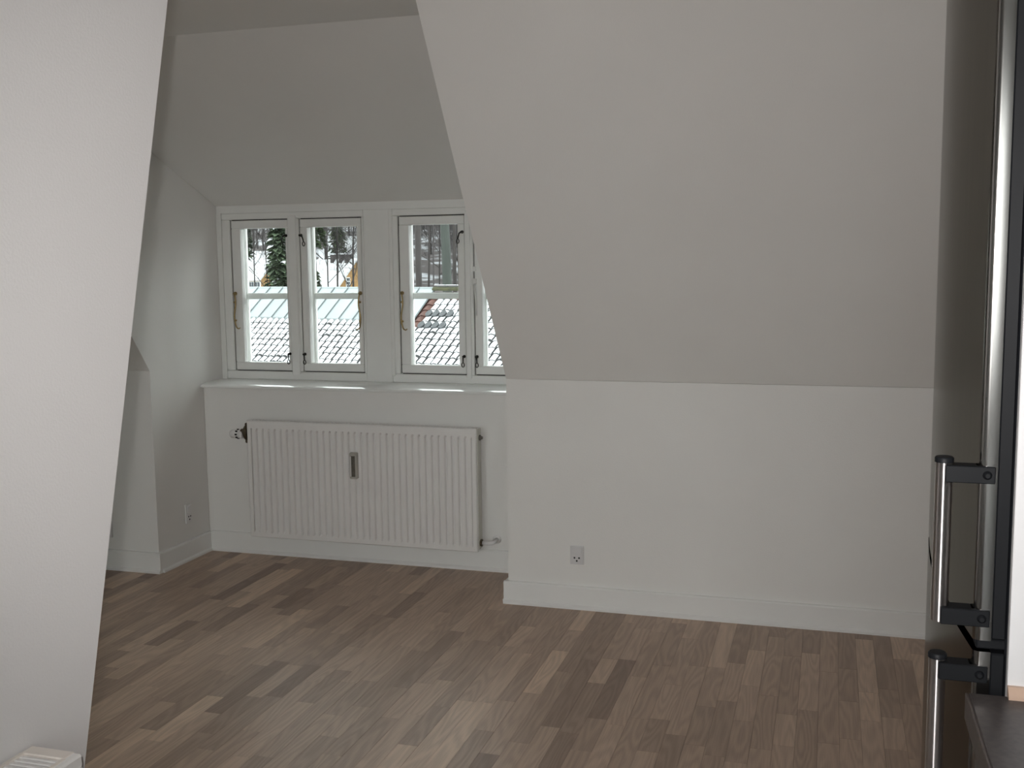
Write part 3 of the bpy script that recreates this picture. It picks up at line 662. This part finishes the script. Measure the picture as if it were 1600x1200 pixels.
# pantiles
TW, TL = 0.235, 0.235
def tile_mesh(q, a, b, kind, rr):
    """one tile: curved clay body (slot 0) and a cap of snow (slot 1)"""
    n = 6; V = []
    arc = [(TW * (i / n - 0.5), 0.045 * math.cos(math.pi * (i / n - 0.5) * 0.92)) for i in range(n + 1)]
    for bb, lift in ((-TL * 0.52, 0.045), (TL * 0.56, 0.012)):
        for x_, z_ in arc: V.append(RP(a + x_, b + bb, z_ + lift - 0.02))
    for x_, z_ in arc: V.append(RP(a + x_, b - TL * 0.52, z_ * 0.4))
    F = [(i, i + 1, n + 2 + i, n + 1 + i) for i in range(n)] + [(2 * n + 2 + i, 2 * n + 3 + i, i + 1, i) for i in range(n)]
    q.add(V, F, 0, False)
    if kind == 'grey':                               # rounded bare end of a tile poking out of the snow
        D = [RP(a + 0.098 * math.cos(t_ * math.pi / 6), b - 0.07 + 0.125 * math.sin(t_ * math.pi / 6), 0.11) for t_ in range(12)]
        E_ = [p - nv * 0.05 for p in D]; q.add(D + E_, [tuple(range(12))] + [(12 + i, 12 + (i + 1) % 12, (i + 1) % 12, i) for i in range(12)], 0, False)
    if kind in ('snow', 'grey'):
        cv = 0.72 + 0.12 * rr.random(); sh = (rr.random() - 0.5) * 0.016 + 0.014; fr_ = 0.45 - 0.10 * (rr.random() ** 2)
        if rr.random() < 0.06: fr_ = 0.2
        V = []
        for bb, lift in ((-TL * fr_, 0.045), (-TL * (fr_ - 0.06), 0.066), (TL * 0.62, 0.035)):
            for x_, z_ in arc: V.append(RP(a + x_ * cv + sh, b + bb, z_ + lift - 0.018))
        F = []
        for r_ in range(2):
            F += [(r_ * (n + 1) + i, r_ * (n + 1) + i + 1, (r_ + 1) * (n + 1) + i + 1, (r_ + 1) * (n + 1) + i) for i in range(n)]
        q.add(V, F, 1, True)
tl = []
ra = random.Random(5)
for j in range(int((zt - B0) / TL) + 1):
    b = zt - 0.10 - j * TL
    for i in range(int((A1 - A0) / TW)):
        a = A0 + TW * (i + 0.5)
        if b > -0.04 and a < ze + 0.05: continue
        if b > zt - 0.16: continue
        u, v, _ = project(RP(a, b, 0.03)); vis = 372 < u < 800 and v < 592
        tl.append((a, b, vis, u, v))
bare_rows = sorted({round(t[1], 4) for t in tl if t[1] > -0.30})
def kind_of(a, b, u, v):
    if b < -0.2 or a < ze: return 'snow'
    # the stretch of roof where the snow has slid off
    d = a - ze
    if d < 0.20: return 'red'
    r_ = [i for i, z in enumerate(bare_rows) if abs(z - b) < 1e-3]
    r_ = r_[0] if r_ else 0
    if d < 1.25 and r_ in (0, 2): return 'grey'
    if b > zt - 0.5 and ra.random() < 0.35: return 'red'
    return 'snow'
front = sorted([t for t in tl if t[2]], key=lambda t: -t[4])
sel = sorted(front, key=lambda t: (0 if t[1] > -0.2 else 1, -t[4]))[:300]
selset = set((t[0], t[1]) for t in sel)
mk = {'snow': ['tile', 'snow'], 'red': ['redtile', 'snow'], 'grey': ['greytile', 'snow']}
for (a, b, vis, u, v) in sel:
    q = MB(); kd = kind_of(a, b, u, v); tile_mesh(q, a, b, kd, ra); q.build('roof_tile', mk[kd], nb)
q = MB()
for (a, b, vis, u, v) in tl:
    if (a, b) not in selset: tile_mesh(q, a, b, 'snow', ra)
o = q.build('roof_tiles', ['tile', 'snow'], nb); o['kind'] = 'stuff'
# mossy ridge tiles capped with snow over the tiled stretch, zinc ridge roll over the zinc
a = ze - 0.05
while a < A1:
    q = MB(); n = 8
    V = []
    for aa, rr_ in ((a, 0.13), (a + 0.40, 0.115)):
        for i in range(n + 1):
            an = math.pi * i / n; V.append(RP(aa, zt, 0) + Vector((math.sin(az), math.cos(az), 0)) * (rr_ * math.cos(an)) + Vector((0, 0, rr_ * math.sin(an) * 0.9 - 0.02)))
    q.add(V, [(i, n + 1 + i, n + 2 + i, i + 1) for i in range(n)] + [tuple(range(n + 1)), tuple(range(2 * n + 1, n, -1))], 0, False)
    V = []
    for aa in (a + 0.02, a + 0.38):
        for i in range(n + 1):
            an = math.pi * (0.12 + 0.50 * i / n); V.append(RP(aa, zt, 0) + Vector((math.sin(az), math.cos(az), 0)) * (0.15 * math.cos(an)) + Vector((0, 0, 0.165 * math.sin(an) - 0.02)))
    q.add(V, [(i, n + 1 + i, n + 2 + i, i + 1) for i in range(n)], 1, True)
    q.build('ridge_tile', ['moss', 'snow'], nb); a += 0.38
q = MB(); q.tube([RP(A0, zt, 0.03), RP(ze, zt, 0.03)], 0.06, 10); q.build('ridge_roll', 'zinc', nb)

# ------------------------------------------------------------------ outside: ground and hillside
def zprof(y):
    pts = [(-120, -7.2), (44, -7.2), (52, -3.2), (60, -1.8), (84, -1.2), (98, -0.6), (140, 6.0), (190, 20.0), (300, 38.0)]
    for (a, za_), (b, zb_) in zip(pts, pts[1:]):
        if a <= y <= b: return za_ + (zb_ - za_) * (y - a) / (b - a)
    return pts[-1][1]
hr = random.Random(3); q = MB()
ys_ = [-120, -60, -20, 0, 10, 25, 38, 44, 48, 52, 56, 60, 66, 72, 80, 88, 95, 104, 112, 122, 132, 142, 155, 170, 190, 220, 260, 300]
xs_ = [-320 + i * 16 for i in range(36)]
V = []
for y in ys_:
    for x in xs_: V.append((x, y, zprof(y) + (0.5 * math.sin(x * 0.11 + y * 0.07) + hr.uniform(-0.2, 0.2)) * (1 if y > 50 else 0)))
nx = len(xs_); q.add(V, [(r_ * nx + i, r_ * nx + i + 1, (r_ + 1) * nx + i + 1, (r_ + 1) * nx + i) for r_ in range(len(ys_) - 1) for i in range(nx - 1)], 0, True)
tag(q.build('ground', 'hill'), 'snowy hillside with brown leaf litter rising behind the neighbouring roof', 'ground', kind='structure')

# ------------------------------------------------------------------ outside: trees
def bare_tree(seed, h, r0, depth=5, spread=0.5, trunk=0.35, sides=5):
    rr = random.Random(seed); q = MB()
    def grow(p, d, ln, r, lev):
        pts = [p]; n = 3 if lev > 1 else 5; dd = d.copy(); rs = [r]
        for i in range(n):
            dd = (dd + Vector((rr.uniform(-1, 1), rr.uniform(-1, 1), rr.uniform(-0.4, 0.8))) * (0.025 if lev == 0 else 0.22)).normalized()
            pts.append(pts[-1] + dd * ln / n); rs.append(max(0.011, r * (1 - 0.42 * (i + 1) / n)))
        q.tube(pts, rs, max(3, sides - lev), 0 if lev < 2 else 1, cap=False)
        if lev >= depth: return
        nb_ = (8 if lev == 0 else 5) if lev < 3 else 3
        for k in range(nb_):
            t = (trunk + (1 - trunk) * (k + rr.random()) / nb_) if lev == 0 else (0.25 + 0.75 * (k + rr.random()) / nb_)
            i = min(n - 1, int(t * n)); fp = t * n - i; b = pts[i].lerp(pts[i + 1], min(1, fp)); br = rs[i] + (rs[i + 1] - rs[i]) * min(1, fp)
            an = rr.uniform(0, 2 * math.pi); base = (pts[i + 1] - pts[i]).normalized()
            side = base.cross(Vector((math.cos(an), math.sin(an), 0.3))).normalized()
            nd = (base * (1 - spread) + side * (spread + 0.25) + Vector((0, 0, 0.12))).normalized()
            grow(b, nd, ln * rr.uniform(0.42, 0.66), br * rr.uniform(0.42, 0.62), lev + 1)
    grow(Vector((0, 0, 0)), Vector((0, 0, 1)), h, r0, 0)
    return q
def place_bare(meshsrc, p, rz, s, lab, grp):
    o = meshsrc.copy(); C.objects.link(o); o.location = p; o.rotation_euler = (0, 0, rz); o.scale = (s, s, s)
    tag(o, lab, 'tree', grp); return o
def base_at(px_, Y):
    p = at(px_, 440, Y); return Vector((p.x, Y, zprof(Y) - 0.25))
def trunk_tree(px_, Y, wpx, seed, m0, lab, h=20, lean=0.0, depth=4):
    dist = project(at(px_, 440, Y))[2]; r0 = wpx / FPX * dist / 2 * 1.06
    t = bare_tree(seed, h, r0, depth, 0.45, 0.45, 9).build('bare_tree', [m0, 'twig']); t.location = base_at(px_, Y); t.rotation_euler = (0, lean, seed)
    tag(t, lab, 'tree'); return t
trunk_tree(655, 58, 10, 21, 'bark', 'thick brown bare trunk seen through the window beside the post board', 22)
trunk_tree(700, 56, 15, 22, 'greenbark', 'thickest greenish bare trunk behind the mossy roof ridge', 24)
trunk_tree(711, 63, 6, 23, 'bark', 'dark slim trunk half hidden behind the greenish trunk', 20)
trunk_tree(644, 66, 4, 24, 'bark', 'thin dark trunk just beside the thick brown trunk', 16)
trunk_tree(669, 74, 3.5, 25, 'bark', 'thin crooked sapling standing between the two thick trunks', 12, 0.03)
trunk_tree(678, 80, 2.6, 27, 'twig', 'slender pale sapling standing before the snow patch between the trunks', 10, -0.02)
src = []
for i in range(5): src.append(bare_tree(40 + i, 9.5 + i, 0.095, 5, 0.5, 0.12, 4).build('bare_tree', ['bark', 'twig']))
tr = random.Random(9); first = [True] * 5
lab = 'leafless grey tree in the hillside wood'
def put(i, p, rz, s, lb=lab, gp='leafless trees on the hillside'):
    if first[i]:
        first[i] = False; o = src[i]; o.location = p; o.rotation_euler = (0, 0, rz); o.scale = (s, s, s); tag(o, lb, 'tree', gp); return o
    return place_bare(src[i], p, rz, s, lb, gp)
n_ = 0
for k in range(58):
    Y = tr.uniform(92, 150); px_ = tr.uniform(588, 820) if k % 5 < 3 else tr.uniform(375, 590)
    lb, gp = ((lab + ' beyond the mossy ridge', 'leafless trees beyond the mossy ridge') if px_ > 588 else
              ('leafless grey tree on the hillside above the snow-covered house roofs', 'leafless trees above the house roofs'))
    put(k % 5, base_at(px_, Y), tr.uniform(0, 6.28), tr.uniform(0.85, 1.4), lb, gp)
for px_, Y, i, s in ((397, 66, 0, 0.75), (418, 70, 2, 0.7), (527, 64, 1, 0.8), (512, 62, 3, 0.7), (552, 66, 4, 0.75)):
    put(i, base_at(px_, Y), px_ * 0.3, s, 'leafless tree whose fine branches cross in front of the yellow houses', 'leafless trees before the yellow houses')

def conifer(seed, h, rad_, m='needle', ntw=1100, bare=0.06):
    rr = random.Random(seed); q = MB(); q.tube([(0, 0, 0), (0, 0, h * 0.5), (0, 0, h)], [h * 0.018, h * 0.011, 0.02], 6, 1)
    for i in range(ntw):
        t = bare + (1 - bare) * rr.random() ** 0.9; z = h * t; R_ = rad_ * (1 - t) ** 0.75 + 0.08
        an = rr.uniform(0, 6.283); d = R_ * math.sqrt(rr.uniform(0.12, 1.0)) * (0.72 + 0.28 * math.sin(an * 5 + z * 2.3))
        c_ = Vector((math.cos(an) * d, math.sin(an) * d, z - 0.24 * d + rr.uniform(-.1, .1)))
        o_ = Vector((math.cos(an), math.sin(an), -0.35 + rr.uniform(-.3, .3))).normalized(); s_ = Vector((-math.sin(an), math.cos(an), rr.uniform(-0.5, 0.5))).normalized()
        L_ = rr.uniform(0.35, 0.8) * (0.5 + h / 30); w_ = L_ * rr.uniform(0.25, 0.45); nn = o_.cross(s_) * (0.10 * L_)
        q.add([c_ - o_ * L_ * 0.5, c_ + s_ * w_ + nn, c_ + o_ * L_ * 0.6, c_ - s_ * w_ + nn], [(0, 1, 2), (0, 2, 3)], 0 if rr.random() > 0.07 else 2)
    return q.build('fir_tree', [m, 'bark', 'snow'])
def put_fir(px_, Y, htop, rpx, seed, lab, m='needle', n=1500, bare=0.06):
    b = base_at(px_, Y); top = at(px_, htop, Y).z; dist = project(at(px_, 440, Y))[2]
    t = conifer(seed, top - b.z, rpx / FPX * dist, m, n, bare); t.location = b; tag(t, lab, 'tree'); return t
put_fir(437, 54, 300, 30, 1, 'dense dark green conifer outside, beside the casement hook', 'needle', 2600)
put_fir(493, 62, 285, 30, 2, 'tall green conifer behind the snowy gable roof, seen through the second casement', 'needle2', 2200, 0.55)
put_fir(386, 70, 300, 16, 3, 'green conifer top above the snow-covered house roof', 'needle', 1300, 0.45)
put_fir(494, 58, 425, 9, 4, 'low green bush at the foot of the snowy gable roof', 'needle2', 500)
put_fir(530, 95, 330, 28, 6, 'distant green conifer above the chimneys', 'needle2', 1300, 0.3)

# ------------------------------------------------------------------ outside: yellow houses
def house(lab, o, yaw, nm='yellow_house'):
    t = thing(nm, lab, 'house', o); R_ = Matrix.Rotation(yaw, 4, 'Z')
    def L(p): return Vector(o) + R_ @ Vector(p)
    def part(name, q, m, par=t):
        q.v = [tuple(L(p)) for p in q.v]; return q.build(name, m, par)
    return t, part
# house 1: eaves side, behind the left casement
p_ = at(372, 452, 84); zb = zprof(84) - 1.5
t, part = house('long yellow house with broad snow-covered roof and white-framed windows', (p_.x, 84, zb), math.radians(-8))
wl = at(372, 436, 84).z - zb; rz_ = at(372, 396, 87).z - zb
q = MB(); q.box((-4, 0, 0), (2.5, 5.6, wl)); q.prism([(0, wl), (2.8, rz_ - 0.1), (5.6, wl)], -4, 2.5, 0); part('wall', q, 'yellow')
for s0 in (0, 1):
    f_ = (lambda v: v) if s0 == 0 else (lambda v: 5.6 - v)
    q = MB(); q.prism([(f_(-0.25), wl - 0.16), (2.8, rz_ - 0.1), (2.8, rz_ + 0.18), (f_(-0.25), wl + 0.06)], -4.2, 2.7, 0); part('roof', q, ['snow'])
for xx in (-1.6, 0.75, 1.55, 2.2):
    q = MB(); q.box((xx - 0.32, -0.06, wl - 1.5), (xx + 0.32, 0.02, wl - 0.22)); wn = part('window_frame', q, 'trim')
    for k in (0, 1):
        q = MB(); q.box((xx - 0.26 + k * 0.28, -0.08, wl - 1.44), (xx - 0.02 + k * 0.28, -0.05, wl - 0.28)); part('window_pane', q, 'darkglass', wn)
# house 2: snowy roof slope towards us, yellow gable at its end
p_ = at(556, 409, 72); zb = zprof(72) - 1.5
t, part = house('yellow gabled house with snowy roof and three dark chimneys', (p_.x, 72, zb), math.radians(-35))
za_ = p_.z - zb; hw_ = 2.2; wl = za_ - hw_ * 1.22
q = MB(); q.prism([(-hw_, 0), (hw_, 0), (hw_, wl), (0, za_), (-hw_, wl)], -6.2, 0, 0); part('wall', q, 'yellow')
for sg in (-1, 1):
    q = MB(); q.prism([(0, za_ + 0.02), (sg * (hw_ + 0.35), wl - 0.41), (sg * (hw_ + 0.35), wl - 0.22), (0, za_ + 0.22)], -6.4, 0.14, 0); part('roof', q, 'snow')
for wy, wz in ((-0.72, za_ - 1.55), (0.55, za_ - 1.55)):
    q = MB(); q.box((-0.02, wy - 0.17, wz - 0.42), (0.06, wy + 0.17, wz + 0.42)); wn = part('window_frame', q, 'trim')
    for a in (0, 1):
        for b in (0, 1, 2):
            q = MB(); q.box((0.05, wy - 0.13 + a * 0.14, wz - 0.37 + b * 0.26), (0.08, wy - 0.01 + a * 0.14, wz - 0.15 + b * 0.26)); part('window_pane', q, 'darkglass', wn)
for cx_ in (-1.0, -1.9, -3.2):
    q = MB(); q.box((cx_ - 0.22, -0.25, za_ - 0.45), (cx_ + 0.22, 0.25, za_ + 0.55)); ch_ = part('chimney', q, 'brickdark')
    q = MB(); q.box((cx_ - 0.26, -0.29, za_ + 0.55), (cx_ + 0.26, 0.29, za_ + 0.66)); part('chimney_cap', q, 'snow', ch_)
# house 3: snow-covered roof farther up
p_ = at(548, 440, 100); zb = zprof(100) - 1
t, part = house('distant house with wide snow-covered roof above the yellow gable', (p_.x, 100, zb), math.radians(-10), 'snowy_house')
wl = at(548, 430, 100).z - zb; rz_ = at(548, 372, 103).z - zb
q = MB(); q.box((-4.6, 0, 0), (0.6, 6, wl)); q.prism([(0, wl), (3, rz_ - 0.1), (6, wl)], -4.6, 0.6, 0); part('wall', q, 'yellow')
for s0 in (0, 1):
    y_ = -0.4 if s0 == 0 else 6.4
    q = MB(); q.prism([(y_, wl - 0.35), (3, rz_ - 0.1), (3, rz_ + 0.2), (y_, wl)], -4.8, 0.8, 0); part('roof', q, 'snow')
